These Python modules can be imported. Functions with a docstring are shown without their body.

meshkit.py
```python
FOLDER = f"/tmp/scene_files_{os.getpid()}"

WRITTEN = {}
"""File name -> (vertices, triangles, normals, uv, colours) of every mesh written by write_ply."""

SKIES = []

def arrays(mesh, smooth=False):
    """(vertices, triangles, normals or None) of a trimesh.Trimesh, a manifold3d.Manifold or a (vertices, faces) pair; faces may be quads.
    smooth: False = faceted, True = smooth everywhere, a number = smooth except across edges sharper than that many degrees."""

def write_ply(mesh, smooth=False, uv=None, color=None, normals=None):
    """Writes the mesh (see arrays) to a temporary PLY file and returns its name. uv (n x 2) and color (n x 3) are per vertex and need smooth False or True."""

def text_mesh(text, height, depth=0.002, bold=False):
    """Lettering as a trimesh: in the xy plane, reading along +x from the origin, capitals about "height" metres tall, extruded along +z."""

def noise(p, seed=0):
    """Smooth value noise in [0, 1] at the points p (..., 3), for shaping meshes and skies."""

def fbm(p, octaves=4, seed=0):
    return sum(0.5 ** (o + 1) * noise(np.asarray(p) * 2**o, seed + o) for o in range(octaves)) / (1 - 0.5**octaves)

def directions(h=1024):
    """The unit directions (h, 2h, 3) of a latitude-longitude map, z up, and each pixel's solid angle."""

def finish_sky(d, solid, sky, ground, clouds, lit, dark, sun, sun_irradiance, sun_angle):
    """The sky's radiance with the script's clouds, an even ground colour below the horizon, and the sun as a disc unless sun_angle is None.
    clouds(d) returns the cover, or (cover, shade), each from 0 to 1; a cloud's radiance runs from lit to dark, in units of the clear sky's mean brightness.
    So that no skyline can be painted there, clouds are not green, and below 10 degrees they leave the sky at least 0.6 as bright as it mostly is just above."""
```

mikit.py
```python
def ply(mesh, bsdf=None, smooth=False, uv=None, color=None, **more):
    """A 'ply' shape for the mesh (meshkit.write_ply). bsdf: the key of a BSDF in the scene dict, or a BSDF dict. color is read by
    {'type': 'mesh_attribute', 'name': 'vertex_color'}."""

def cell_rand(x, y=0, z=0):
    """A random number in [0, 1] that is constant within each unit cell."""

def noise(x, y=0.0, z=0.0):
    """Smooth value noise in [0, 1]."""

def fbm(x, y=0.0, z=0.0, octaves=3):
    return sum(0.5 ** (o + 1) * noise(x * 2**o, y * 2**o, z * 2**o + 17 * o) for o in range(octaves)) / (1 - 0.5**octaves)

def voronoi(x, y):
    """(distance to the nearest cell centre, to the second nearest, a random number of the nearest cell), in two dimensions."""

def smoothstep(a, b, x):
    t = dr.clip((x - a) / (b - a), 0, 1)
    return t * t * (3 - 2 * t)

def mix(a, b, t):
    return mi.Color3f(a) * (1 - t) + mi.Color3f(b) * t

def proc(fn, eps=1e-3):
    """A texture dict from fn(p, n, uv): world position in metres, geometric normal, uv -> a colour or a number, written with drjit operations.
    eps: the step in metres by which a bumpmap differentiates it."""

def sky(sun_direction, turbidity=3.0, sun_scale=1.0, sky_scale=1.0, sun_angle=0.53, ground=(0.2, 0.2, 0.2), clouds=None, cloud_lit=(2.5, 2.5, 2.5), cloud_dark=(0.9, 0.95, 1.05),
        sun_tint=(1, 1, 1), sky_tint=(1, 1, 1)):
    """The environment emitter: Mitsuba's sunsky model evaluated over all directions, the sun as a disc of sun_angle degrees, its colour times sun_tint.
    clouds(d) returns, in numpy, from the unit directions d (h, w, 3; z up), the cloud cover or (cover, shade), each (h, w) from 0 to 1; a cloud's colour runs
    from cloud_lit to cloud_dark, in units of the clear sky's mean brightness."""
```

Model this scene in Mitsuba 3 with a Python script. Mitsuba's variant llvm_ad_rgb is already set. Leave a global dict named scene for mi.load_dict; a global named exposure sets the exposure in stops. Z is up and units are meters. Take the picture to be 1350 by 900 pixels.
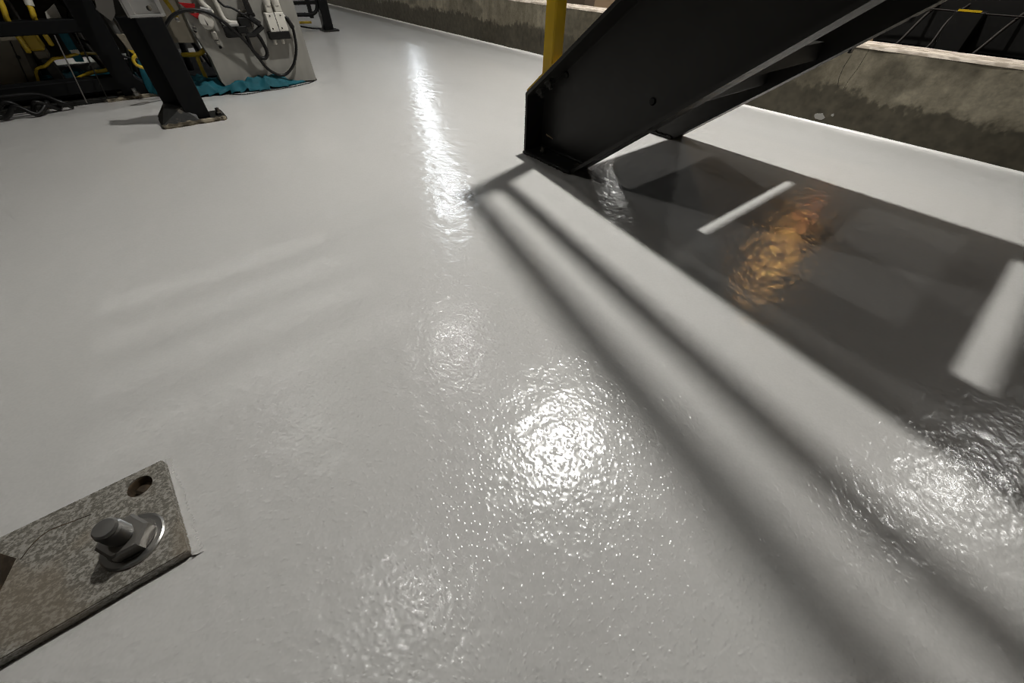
import math, random
import numpy as np
import trimesh
import drjit as dr
import mitsuba as mi
import mikit, meshkit
from mikit import proc, fbm, noise, voronoi, smoothstep, mix
from shapely.geometry import Polygon, Point, LineString
from shapely import affinity

T = mi.ScalarTransform4f
rng = np.random.default_rng(7)
scene, labels = {}, {}

# ------------------------------------------------------------------ camera, light, exposure
H = 0.55                                    # camera height; x along the low wall, y towards it, z up
YAW, PITCH, ROLL = math.radians(-50.39), math.radians(45.78), math.radians(-1.236)
fwd0 = np.array([math.sin(YAW), math.cos(YAW), 0]); right0 = np.array([math.cos(YAW), -math.sin(YAW), 0]); zup = np.array([0, 0, 1.0])
fwd = fwd0 * math.cos(PITCH) - zup * math.sin(PITCH)
down0 = -(fwd0 * math.sin(PITCH) + zup * math.cos(PITCH))
down = -right0 * math.sin(ROLL) + down0 * math.cos(ROLL)
eye = np.array([0, 0, H])
scene['camera'] = {'type': 'perspective', 'fov': math.degrees(2 * math.atan(675 / 501.5)), 'fov_axis': 'x', 'near_clip': 0.02, 'far_clip': 100.0,
                   'to_world': T().look_at(origin=eye.tolist(), target=(eye + fwd).tolist(), up=(-down).tolist())}
exposure = 0.0

# round lamps hanging under the ceiling: x, y, z, radius, radiance
LAMPS = [(-1.29, 1.75, 3.3, .062, 3300), (-3.25, 1.68, 3.3, .06, 400), (-1.02, -.18, 3.3, .05, 230), (-3.42, -.32, 3.3, .05, 130),
         (-1.50, 4.00, 3.3, .10, 110), (2.10, 6.20, 4.5, .08, 600), (-7.05, 4.02, 3.3, .12, 230), (-9.3, 5.0, 3.3, .12, 110),
         (-12.4, 6.6, 3.3, .14, 110), (-15.6, 8.0, 3.3, .14, 170), (-6.0, 8.55, 3.3, .12, 200), (-14.8, -4.8, 3.3, .2, 1700)]  # last lamp is an added fill that brightens the left wall
CEIL = 5.2

# ------------------------------------------------------------------ helpers
def add(key, mesh, bsdf, smooth=False, **more):
    k, n = key, 0
    while k in scene:
        n += 1; k = f'{key}_{n:03d}'
    scene[k] = mikit.ply(mesh, 'mat_' + bsdf, smooth=smooth, **more)
    return k

def tag(key, label, cat=None, group=None, kind=None):
    d = {'label': label}
    if cat: d['category'] = cat
    if group: d['group'] = group
    if kind: d['kind'] = kind
    labels[key] = d

def struct(key, label=None):
    labels[key] = {'kind': 'structure'}
    if label: labels[key]['label'] = label

def box(lo, hi, bev=0.0):
    lo, hi = np.array(lo, float), np.array(hi, float)
    lo, hi = np.minimum(lo, hi), np.maximum(lo, hi)
    if bev <= 0:
        m = trimesh.creation.box(hi - lo); m.apply_translation((lo + hi) / 2); return m
    bev = min(bev, (hi - lo).min() * .45)
    pts = []
    for s in np.ndindex(2, 2, 2):
        c = np.where(np.array(s) == 1, hi, lo); d = np.where(np.array(s) == 1, -1, 1) * bev
        for k in range(3):
            q = c + d; q[k] = c[k]; pts.append(q)
    return trimesh.convex.convex_hull(np.array(pts))

def hull(pts): return trimesh.convex.convex_hull(np.array(pts, float))

def cat(*ms): return trimesh.util.concatenate([m for m in ms])

def frame_of(d):
    d = np.asarray(d, float); d = d / np.linalg.norm(d)
    a = np.cross(d, [0, 0, 1.0] if abs(d[2]) < .9 else [1.0, 0, 0]); a /= np.linalg.norm(a)
    return d, a, np.cross(d, a)

def spline(pts, n=8):
    p = np.array(pts, float); p = np.vstack([2 * p[0] - p[1], p, 2 * p[-1] - p[-2]]); out = []
    for i in range(1, len(p) - 2):
        for t in np.arange(n) / n:
            out.append(.5 * (2 * p[i] + (p[i + 1] - p[i - 1]) * t + (2 * p[i - 1] - 5 * p[i] + 4 * p[i + 1] - p[i + 2]) * t * t + (3 * p[i] - p[i - 1] - 3 * p[i + 1] + p[i + 2]) * t ** 3))
    return np.vstack([out, p[-2]])

def tube(pts, r, sides=10):
    p = np.asarray(pts, float); n = len(p); r = np.broadcast_to(r, (n,))
    t = np.gradient(p, axis=0); t /= np.linalg.norm(t, axis=1, keepdims=True)
    _, a, _ = frame_of(t[0]); rings = []
    for i in range(n):
        a = a - t[i] * (a @ t[i]); a /= np.linalg.norm(a); b = np.cross(t[i], a)
        g = np.arange(sides) * 2 * np.pi / sides
        rings.append(p[i] + r[i] * (np.cos(g)[:, None] * a + np.sin(g)[:, None] * b))
    v = np.vstack(rings + [p[:1], p[-1:]]); f = []
    for i in range(n - 1):
        for j in range(sides):
            k = (j + 1) % sides
            f += [[i * sides + j, i * sides + k, (i + 1) * sides + k], [i * sides + j, (i + 1) * sides + k, (i + 1) * sides + j]]
    for j in range(sides):
        k = (j + 1) % sides
        f += [[n * sides, k, j], [n * sides + 1, (n - 1) * sides + j, (n - 1) * sides + k]]
    m = trimesh.Trimesh(v, f, process=False)
    if m.volume < 0: m.invert()
    return m

def cyl(p0, p1, r, sides=20): return tube([p0, p1], r, sides)

def lathe(prof, p0, axis, sides=24):
    """prof: (radius, height) list along axis from p0."""
    d, a, b = frame_of(axis); g = np.arange(sides) * 2 * np.pi / sides
    ring = np.cos(g)[:, None] * a + np.sin(g)[:, None] * b
    v = np.vstack([np.asarray(p0) + d * h + ring * max(r, 1e-5) for r, h in prof]); f = []
    for i in range(len(prof) - 1):
        for j in range(sides):
            k = (j + 1) % sides
            f += [[i * sides + j, i * sides + k, (i + 1) * sides + k], [i * sides + j, (i + 1) * sides + k, (i + 1) * sides + j]]
    m = trimesh.Trimesh(v, f, process=False)
    if m.volume < 0: m.invert()
    return m

def hexa(p0, axis, r, h, cham=.0):
    d, a, b = frame_of(axis); g = np.arange(6) * np.pi / 3
    ring = np.cos(g)[:, None] * a + np.sin(g)[:, None] * b
    p0 = np.asarray(p0, float); top = [p0 + d * (h - cham) + ring * r, p0 + d * h + ring * (r - cham * 1.3)] if cham else [p0 + d * h + ring * r]
    return hull(np.vstack([p0 + ring * r] + top))

def prism_y(poly, y0, y1):
    """polygon in x,z extruded from y0 to y1."""
    m = trimesh.creation.extrude_polygon(poly, y1 - y0, engine='earcut')
    v = m.vertices.copy(); m = trimesh.Trimesh(np.stack([v[:, 0], y0 + v[:, 2], v[:, 1]], 1), m.faces[:, ::-1], process=False)
    if m.volume < 0: m.invert()
    return m

def prism_x(poly, x0, x1):
    """polygon in y,z extruded from x0 to x1."""
    m = trimesh.creation.extrude_polygon(poly, x1 - x0, engine='earcut')
    v = m.vertices.copy(); m = trimesh.Trimesh(np.stack([x0 + v[:, 2], v[:, 0], v[:, 1]], 1), m.faces, process=False)
    if m.volume < 0: m.invert()
    return m

def prism_z(poly, z0, z1):
    m = trimesh.creation.extrude_polygon(poly, z1 - z0, engine='earcut'); m.apply_translation([0, 0, z0]); return m

# ------------------------------------------------------------------ materials
def principled(key, col, rough=.5, metallic=0., spec=.5, fn=None, coat=0., bump=None, bump_eps=1e-3, sheen=0.):
    b = {'type': 'principled', 'base_color': proc(fn) if fn else {'type': 'rgb', 'value': list(col)}, 'roughness': rough, 'metallic': metallic, 'specular': spec}
    if coat: b['clearcoat'] = coat; b['clearcoat_gloss'] = .9
    if sheen: b['sheen'] = sheen
    if bump: b = {'type': 'bumpmap', 'texture': proc(bump, bump_eps), 'scale': 1.0, 'bsdf': b}
    scene['mat_' + key] = {'type': 'twosided', 'bsdf': b}

def floor_colour(p, n, uv):
    big = fbm(p.x * .9, p.y * .9, 0, 3); streak = fbm(p.x * 1.3 + 4, p.y * 7, 0, 3); grain = noise(p.x * 420, p.y * 420)
    v = 1 + (big - .5) * .10 + (streak - .5) * .06 + (grain - .5) * .05
    return mi.Color3f(.545, .535, .515) * v

def floor_relief(p, n, uv):
    """orange-peel of the rolled coating, with broadcast grit bumps"""
    u, v = p.x * .8 + p.y * .6, p.y * .8 - p.x * .6
    peel = noise(u * 230, v * 230) * .0006 + noise(p.x * 90 + 9, p.y * 90) * .0004
    d, d2, w = voronoi(p.x * 110, p.y * 110)
    grit = (1 - smoothstep(.0, .24, d)) * dr.select(w > .55, w, 0) * .00055
    return peel + grit + noise(p.x * 38, p.y * 38) * .0008
FLOOR = {'type': 'roughplastic', 'distribution': 'ggx', 'alpha': .035, 'int_ior': 1.5, 'nonlinear': False, 'diffuse_reflectance': proc(floor_colour)}
scene['mat_floor_coating'] = FLOOR
scene['mat_floor_paint'] = {'type': 'bumpmap', 'texture': proc(floor_relief, 4e-4), 'scale': 1.0,
                        'bsdf': FLOOR}

def concrete_colour(p, n, uv):
    a = fbm(p.x * 5, p.z * 5, p.y * 5, 4); f = fbm(p.x * 45, p.z * 45, p.y * 45, 3)
    streak = fbm(p.x * 22, p.z * 2.5, 3, 3)
    base = mix((.135, .118, .085), (.255, .228, .172), smoothstep(.3, .72, a * .6 + streak * .4))
    s2 = fbm(p.x * 150, p.z * 150, 5, 2)
    base = base * (.62 + .5 * f + .3 * s2)
    # damp stain along the foot of the wall, with a ragged upper outline
    edge = .155 - .045 * smoothstep(-1.0, .3, p.x) + .05 * (fbm(p.x * 9, p.z * 9, 1, 3) - .5) + .06 * (fbm(p.x * 50, p.z * 40, 6, 3) - .5) + .05 * (fbm(p.x * 2.2, 4, 1, 2) - .5)
    damp = 1 - smoothstep(edge - .018, edge + .018, p.z)
    blot = smoothstep(.56, .66, fbm(p.x * 3.1 + 7, p.z * 5, 2, 4)) * .55
    k = dr.maximum(damp * .9, blot)
    return mix(base, mix((.030, .027, .020), (.075, .065, .046), f), k)
def concrete_relief(p, n, uv): return fbm(p.x * 60, p.z * 60, p.y * 60, 3) * .0016 + fbm(p.x * 300, p.z * 300, p.y * 300, 2) * .0008
principled('concrete', None, .85, spec=.25, fn=concrete_colour, bump=concrete_relief)
def cap_colour(p, n, uv):
    f = fbm(p.x * 30, p.y * 60, p.z * 60, 3)
    return mix((.30, .255, .205), (.52, .46, .39), smoothstep(.35, .65, f))
principled('pale_concrete', None, .85, spec=.25, fn=cap_colour, bump=concrete_relief)

def black_colour(p, n, uv):
    f = fbm(p.x * 14, p.y * 14, p.z * 14, 3)
    return mi.Color3f(.0155, .0147, .0127) * (.8 + .4 * f)
principled('black_paint', None, .42, spec=.4, fn=black_colour)
principled('black_gloss', (.012, .012, .011), .25, spec=.5)
def dirty_black(p, n, uv):
    f = fbm(p.x * 40, p.y * 40, p.z * 40, 3)
    return mix((.008, .008, .007), (.060, .051, .037), smoothstep(.58, .75, f))
principled('dirty_black', None, .5, spec=.4, fn=dirty_black)
def frame_colour(p, n, uv):
    f = fbm(p.x * 18, p.y * 18, p.z * 18, 3)
    return mi.Color3f(.0045, .0048, .0052) * (.7 + .6 * f)
principled('frame_paint', None, .55, spec=.18, fn=frame_colour)
def yellow_colour(p, n, uv):
    f = fbm(p.x * 40, p.y * 40, p.z * 12, 3)
    return mi.Color3f(.60, .385, .012) * (.86 + .28 * f)
principled('yellow_paint', None, .38, spec=.45, fn=yellow_colour)
principled('yellow_hose', (.50, .34, .02), .45)
def plate_colour(p, n, uv):
    f = fbm(p.x * 300, p.y * 230, p.z * 300, 3); g = fbm(p.x * 700 + 3, p.y * 520, p.z * 500, 2); b = fbm(p.x * 14, p.y * 14, 0, 3)
    c = mix((.15, .138, .115), (.36, .34, .305), smoothstep(.38, .68, f * .6 + g * .4))
    c = mix(c, mi.Color3f(.22, .18, .13), smoothstep(.5, .7, b) * .5)
    return c
def plate_relief(p, n, uv): return fbm(p.x * 260, p.y * 260, p.z * 260, 3) * .0006
principled('mill_steel', None, .45, metallic=.25, spec=.5, fn=plate_colour, bump=plate_relief, bump_eps=4e-4)
def rust_colour(p, n, uv):
    f = fbm(p.x * 60, p.y * 60, p.z * 60, 4)
    return mix((.035, .025, .016), (.10, .068, .04), smoothstep(.35, .7, f))
principled('rusty_steel', None, .6, metallic=.2, spec=.4, fn=rust_colour)
principled('zinc', (.42, .41, .39), .28, metallic=.9)
principled('bright_metal', (.58, .57, .55), .28, metallic=.8)
principled('dark_zinc', (.075, .073, .068), .35, metallic=.5)
principled('dull_metal', (.20, .19, .175), .4, metallic=.7)
def alu_colour(p, n, uv):
    f = fbm(p.x * 9, p.y * 9, p.z * 9, 4); s = fbm(p.x * 20, p.y * 60, p.z * 5, 3)
    return mi.Color3f(.26, .252, .228) * (.75 + .3 * f + .25 * s)
principled('grey_panel', None, .5, metallic=.15, spec=.4, fn=alu_colour)
principled('light_grey', (.50, .48, .43), .45)
principled('off_white', (.62, .60, .54), .5)
principled('black_rubber', (.006, .006, .006), .45, spec=.3)
principled('red_plastic', (.30, .008, .010), .35)
def teal_colour(p, n, uv):
    f = fbm(p.x * 30, p.y * 30, p.z * 30, 3)
    return mi.Color3f(.008, .085, .112) * (.75 + .5 * f)
principled('teal_cloth', None, .7, spec=.25, fn=teal_colour, sheen=.4)
principled('beige_box', (.16, .14, .105), .6)
principled('dark_interior', (.060, .060, .056), .7, spec=.2)  # dark grey of the added backing sheets, also on stays and pipes
principled('grout', (.16, .135, .095), .85, spec=.2, fn=lambda p, n, uv: mix((.06, .05, .035), (.26, .225, .165), smoothstep(.35, .65, fbm(p.x * 50, p.y * 50, p.z * 50, 3))))
principled('kraft', (.33, .23, .145), .8, spec=.2, fn=lambda p, n, uv: mi.Color3f(.36, .25, .16) * (.85 + .3 * fbm(p.x * 6, p.y * 6, p.z * 40, 3)))
principled('kraft_dark', (.10, .075, .055), .8, spec=.2)
principled('kraft_mid', (.155, .115, .085), .8, spec=.2)
principled('ceiling_paint', (.16, .16, .155), .9, spec=.1)
principled('wall_paint', (.18, .175, .165), .9, spec=.1)
principled('wall_white', (.74, .73, .70), .9, spec=.1)
principled('lamp_body', (.10, .10, .10), .5)
principled('paint_white', (.70, .69, .66), .35)
principled('rim_coat', (.42, .41, .39), .6)
principled('putty', (.30, .29, .27), .6)
principled('damp_mark', (.05, .044, .033), .9, spec=.1)
principled('far_black', (.006, .0055, .005), .6, spec=.3)
principled('brown_dark', (.016, .012, .009), .6, spec=.3)

# ------------------------------------------------------------------ the setting
X0, X1, Y0, Y1 = -17.0, 9.0, -8.0, 15.0
WY = 2.38                                   # face of the low wall
add('floor', box([X0, Y0, -.2], [X1, Y1, -.0006]), 'floor_paint'); struct('floor', 'glossy light grey coated floor with grit bumps')
# the coating around the stair as real relief: rolled orange peel and broadcast grit under the paint
def coat_height(x, y):
    u, w = x * .8 + y * .6, y * .8 - x * .6
    z = .00036 * (meshkit.noise(np.stack([u * 205, w * 205, u * 0], -1), 3) - .5) + .00042 * (meshkit.noise(np.stack([x * 70, y * 70, x * 0], -1), 4) - .5)
    z = z + .0008 * (meshkit.noise(np.stack([x * 38, y * 38, x * 0], -1), 5) - .5)
    C = 1 / .0072; cx, cy = np.floor(x * C), np.floor(y * C)
    def h(a, b, s):
        q = np.sin(a * 12.9898 + b * 78.233 + s * 37.719) * 43758.5453; return q - np.floor(q)
    for i in (-1, 0, 1):
        for j in (-1, 0, 1):
            a, b = cx + i, cy + j
            d = np.hypot((a + h(a, b, 1)) / C - x, (b + h(a, b, 2)) / C - y); r = .0013 + .0012 * h(a, b, 3)
            z = z + np.where((d < r) & (h(a, b, 4) < .72), r * .2 * (1 - (d / r) ** 2) ** 2, 0)
    return z
def coat_mesh(rings, th, key, last):
    rings = np.array(rings); gx, gy = rings[:, None] * np.cos(th), rings[:, None] * np.sin(th)
    gz = np.zeros_like(gx)
    for i in range(0, len(rings), 100): gz[i:i + 100] = coat_height(gx[i:i + 100], gy[i:i + 100])
    if last: gz[-1] = -.0007
    gz[:, 0] = -.0007; gz[:, -1] = -.0007
    keep = gy < WY
    nr, nt = gx.shape; ii = np.arange(nr * nt).reshape(nr, nt)
    q = np.stack([ii[:-1, :-1], ii[1:, :-1], ii[1:, 1:], ii[:-1, 1:]], -1)[(keep[:-1, :-1] & keep[1:, :-1] & keep[1:, 1:] & keep[:-1, 1:])]
    add(key, (np.stack([gx, gy, gz], -1).reshape(-1, 3), q), 'floor_coating', True)
rings = [.004]
while rings[-1] < 1.72: rings.append(rings[-1] + max(.0014, min(.0036, .7 * (.3 + rings[-1] ** 2) / 275)))
coat_mesh(rings, np.arange(math.radians(-12), math.radians(233), .0031), 'floor__coating', False)
coat_mesh(np.arange(rings[-1] - .0015, 4.3, .008), np.arange(math.radians(78), math.radians(196), .0032), 'floor__coating', True)
add('ceiling', box([X0, Y0, CEIL], [X1, Y1, CEIL + .2]), 'ceiling_paint'); struct('ceiling')
add('wall_left', box([X0 - .2, Y0 - .2, -.2], [X0, Y1 + .2, CEIL + .2]), 'wall_white'); struct('wall_left')
add('wall_right', box([X1, Y0 - .2, -.2], [X1 + .2, Y1 + .2, CEIL + .2]), 'wall_paint'); struct('wall_right')
add('wall_front', box([X0, Y0 - .2, -.2], [X1, Y0, CEIL + .2]), 'wall_paint'); struct('wall_front')
add('wall_far', box([X0, Y1, -.2], [X1, Y1 + .2, CEIL + .2]), 'wall_paint'); struct('wall_far')

# low concrete wall, cast in bays with open joints, top edge coloured paler than the faces
joints = [X0 + .01, -13.4, -9.1, -6.35, -4.15, -2.62, 1.1, 2.9, 5.2, X1 - .01]
struct('wall_back', 'low stained concrete wall with a pale top edge')
for a, b in zip(joints[:-1], joints[1:]):
    add('wall_back__panel', box([a + .0015, WY, 0], [b - .0015, WY + .16, .288], .002), 'concrete')
    n = max(2, int((b - a) / .12))
    xs = np.linspace(a + .0015, b - .0015, n + 1); pf = []
    for x in xs:
        w = .003 * (rng.random() - .5); h = .296 + .004 * rng.random()
        pf.append([[x, WY - .001 + w, .288], [x, WY + w + .004, h - .003], [x, WY + .012, h], [x, WY + .15, h], [x, WY + .16, .288]])
    pf = np.array(pf); k = 5; f = []
    for i in range(n):
        for j in range(k - 1): f.append([i * k + j, (i + 1) * k + j, (i + 1) * k + j + 1, i * k + j + 1])
    f += [[0, 1, 2, 3], [0, 3, 4, 4], [n * k + 3, n * k + 2, n * k + 1, n * k], [n * k + 4, n * k + 4, n * k + 3, n * k]]
    fm = trimesh.Trimesh(pf.reshape(-1, 3), np.vstack([np.array(f)[:, [0, 1, 2]], np.array(f)[:, [0, 2, 3]]]), process=False)
    if fm.volume < 0: fm.invert()
    add('wall_back__pale_edge', fm, 'pale_concrete', 25)
# floor coating turned up a few millimetres against the wall, brushed edge
n = 700; xs = np.linspace(-14, 3.5, n); hh = .0055 + .004 * meshkit.fbm(np.stack([xs * 6, xs * 0, xs * 0], 1), 4)
v, f = [], []
for i, x in enumerate(xs): v += [[x, WY - .009, .0002], [x, WY - .003, .003], [x, WY - .0015, hh[i]], [x, WY + .0004, hh[i]]]
for i in range(n - 1):
    for j in range(3): f.append([i * 4 + j, (i + 1) * 4 + j, (i + 1) * 4 + j + 1, i * 4 + j + 1])
add('trim_1', (np.array(v), np.array(f)), 'paint_white', True); struct('trim_1', 'white line of coating brushed up against the low wall')
# splash of floor coating on the wall
g = np.linspace(0, 2 * np.pi, 15)[:-1]; rr = .016 * (1 + .5 * (rng.random(14) - .5))
add('wall_back__paint_splash', cat(prism_y(Polygon(np.stack([-.652 + 1.35 * rr * np.cos(g), .030 + .8 * rr * np.sin(g)], 1)), WY - .0015, WY + .001),
    prism_y(Polygon(np.stack([-.605 + .35 * rr * np.cos(g), .046 + .35 * rr * np.sin(g)], 1)), WY - .0012, WY + .001)), 'putty')
labels['wall_back__paint_splash'] = {'label': 'grey splash of floor coating'}
# slanting cracks beside the joint
for pts, r in (([(-.603, .287), (-.607, .22), (-.616, .18), (-.617, .143)], .0007), ([(-.655, .262), (-.660, .22), (-.656, .18), (-.640, .14)], .0011)):
    add('wall_back__crack', tube([[x, WY - .0002, z] for x, z in pts], r, 5), 'damp_mark')

# ------------------------------------------------------------------ lamps
for i, (x, y, z, r, rad) in enumerate(LAMPS):
    k = 'pendant_lamp' if i == 0 else f'pendant_lamp_{i:03d}'
    hood = 1.0 if i == 0 else -.1         # the lamp over the stair has a deep shade
    add(k + '__housing', lathe([(r * 1.2, .0), (r * 1.2, -.006 - r * hood), (r * 1.26, -.006 - r * hood), (r * 1.26, .03), (r * .8, .06), (r * .55, .16), (.02, .18), (0, .18)], [x, y, z], [0, 0, 1]), 'lamp_body', 30)
    add(k + '__stem', cyl([x, y, z + .17], [x, y, CEIL], .008, 8), 'lamp_body')
    v = [[x, y, z - .006]] + [[x + r * math.cos(a), y + r * math.sin(a), z - .006] for a in np.arange(28) * 2 * np.pi / 28]
    f = [[0, 1 + (j + 1) % 28, 1 + j] for j in range(28)]
    s = add(k + '__lens', (np.array(v), np.array(f)), 'lamp_body')
    c = (.93, 1.0, 1.06) if i in (6, 7, 8, 9) else (1.0, .985, .94)
    scene[s]['emitter'] = {'type': 'area', 'sampling_weight': (22., 1.5, 1.5, .6, .6, 2.5)[i] if i < 6 else 2.5, 'radiance': {'type': 'rgb', 'value': [rad * q for q in c]}}
    tag(k, 'round pendant lamp with a bright lens under a dark housing, hanging from the ceiling', 'lamp', 'pendant lamps over the hall')  # the last lamp under this label is the added fill
def beacon(key, pos, r, foot_z, col, label):
    x, y, z = pos
    add(key + '__pole', cyl([x, y, foot_z], [x, y, z - r], .012, 10), 'lamp_body')
    b = add(key + '__dome', trimesh.creation.icosphere(2, r).apply_translation(pos), 'lamp_body', True)
    scene[b]['emitter'] = {'type': 'area', 'sampling_weight': 3., 'radiance': {'type': 'rgb', 'value': list(col)}}
    tag(key, label, 'lamp')
beacon('signal_lamp', (-.92, 4.29, 1.65), .04, 0, (175, 92, 25), 'amber signal lamp on a slim pole beyond the low wall')
beacon('warning_light', (-.64, 3.19, .75), .016, .45, (30, 8, 3), 'small orange red warning light on the dark equipment beyond the low wall')

# ------------------------------------------------------------------ stair
SL = .785                                   # rise over run
ang = math.atan(SL); cs = math.cos(ang)
def zt(x): return .2 + SL * (x + 1.187)     # top of stringer
def zb(x): return SL * (x + .93)            # bottom of stringer
XE = 2.2                                    # upper end
XF = -1.187
tag('stair', 'black steel stair with deep channel stringers and a yellow handrail post, rising to the right', 'stair')
def stringer(yw0, yw1, yf0, yf1, holes):
    out = Polygon([(XF, 0), (-.93, 0), (XE, zb(XE)), (XE, zt(XE)), (XF, zt(XF))])
    for hx, hz in holes: out = out.difference(Point(hx, hz).buffer(.0095, 10))
    web = prism_y(out, yw0, yw1)
    t = .011; tv = t / cs
    top = hull([[x, y, z] for y in (yf0, yf1) for x, z in ((XF, zt(XF)), (XF, zt(XF) - tv), (XE, zt(XE)), (XE, zt(XE) - tv))])
    bot = hull([[x, y, z] for y in (yf0, yf1) for x, z in ((-.93, 0), (-.93 - .014, 0.0), (-.93 - .002, 0.012), (XE, zb(XE)), (XE, zb(XE) + tv))])
    return web, top, bot
# near stringer: open side to the camera
w, tp, bt = stringer(1.10, 1.11, 1.02, 1.11, [])
near = 'stair__stringer'
add(near, cat(w, tp, bt), 'black_paint')
add(near + '__end_plate', box([XF, 1.02, .004], [XF + .010, 1.10, zt(XF) - .001], .001), 'black_paint')
add(near + '__foot_plate', box([XF + .004, 1.018, 0], [-.935, 1.10, .012], .001), 'dirty_black')
pts = [[x, 1.016 + .003 * (rng.random() - .5), .004 + .004 * rng.random()] for x in np.linspace(XF + .004, -.93, 46)]
add(near + '__weld_bead', tube(pts, .0042 + .003 * rng.random(46), 7), 'black_gloss', 50)
pts = [[x, 1.097, .014 + .003 * rng.random()] for x in np.linspace(XF + .012, -.945, 30)]
add(near + '__weld_bead', tube(pts, .005 + .002 * rng.random(30), 7), 'black_gloss', 50)
nrm = np.array([-math.sin(ang), 0, math.cos(ang)]); along = np.array([math.cos(ang), 0, math.sin(ang)])
for s in (.030, .082):                      # bolts of the hand rail, heads under the flange
    q = np.array([XF, 1.060, zt(XF)]) + along * s - nrm * .0105
    add(near + '__bolt', cat(lathe([(.016, 0), (.016, .003), (.015, .003), (0, .003)], q, -nrm, 18), hexa(q - nrm * .003, -nrm, .0135, .013, .002), cyl(q - nrm * .016, q - nrm * .026, .0075, 12)), 'dark_zinc', 30)
q = np.array([-1.115, 1.055, .012])
add(near + '__bolt', cat(hexa(q, [0, 0, 1], .014, .012, .002), cyl(q, q + [0, 0, .022], .008, 12)), 'dirty_black', 30)
for hx, hz in ((-.721, .255), (-1.074, .262)): add(near + '__bolt', lathe([(.0105, 0), (.0105, .002), (.008, .005), (0, .005)], [hx, 1.10, hz], [0, -1, 0], 16), 'far_black', 30)  # dark plugs in place of open holes, their shade put into the colour
add(near + '__tape', hull([[-1.150, 1.0995, .058], [-1.150, 1.0995, .063], [-1.112, 1.0995, .052], [-1.112, 1.0995, .057], [-1.150, 1.0985, .058], [-1.112, 1.0985, .057]]), 'kraft')
labels[near + '__tape'] = {'label': 'small tan strip stuck low on the web'}
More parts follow.
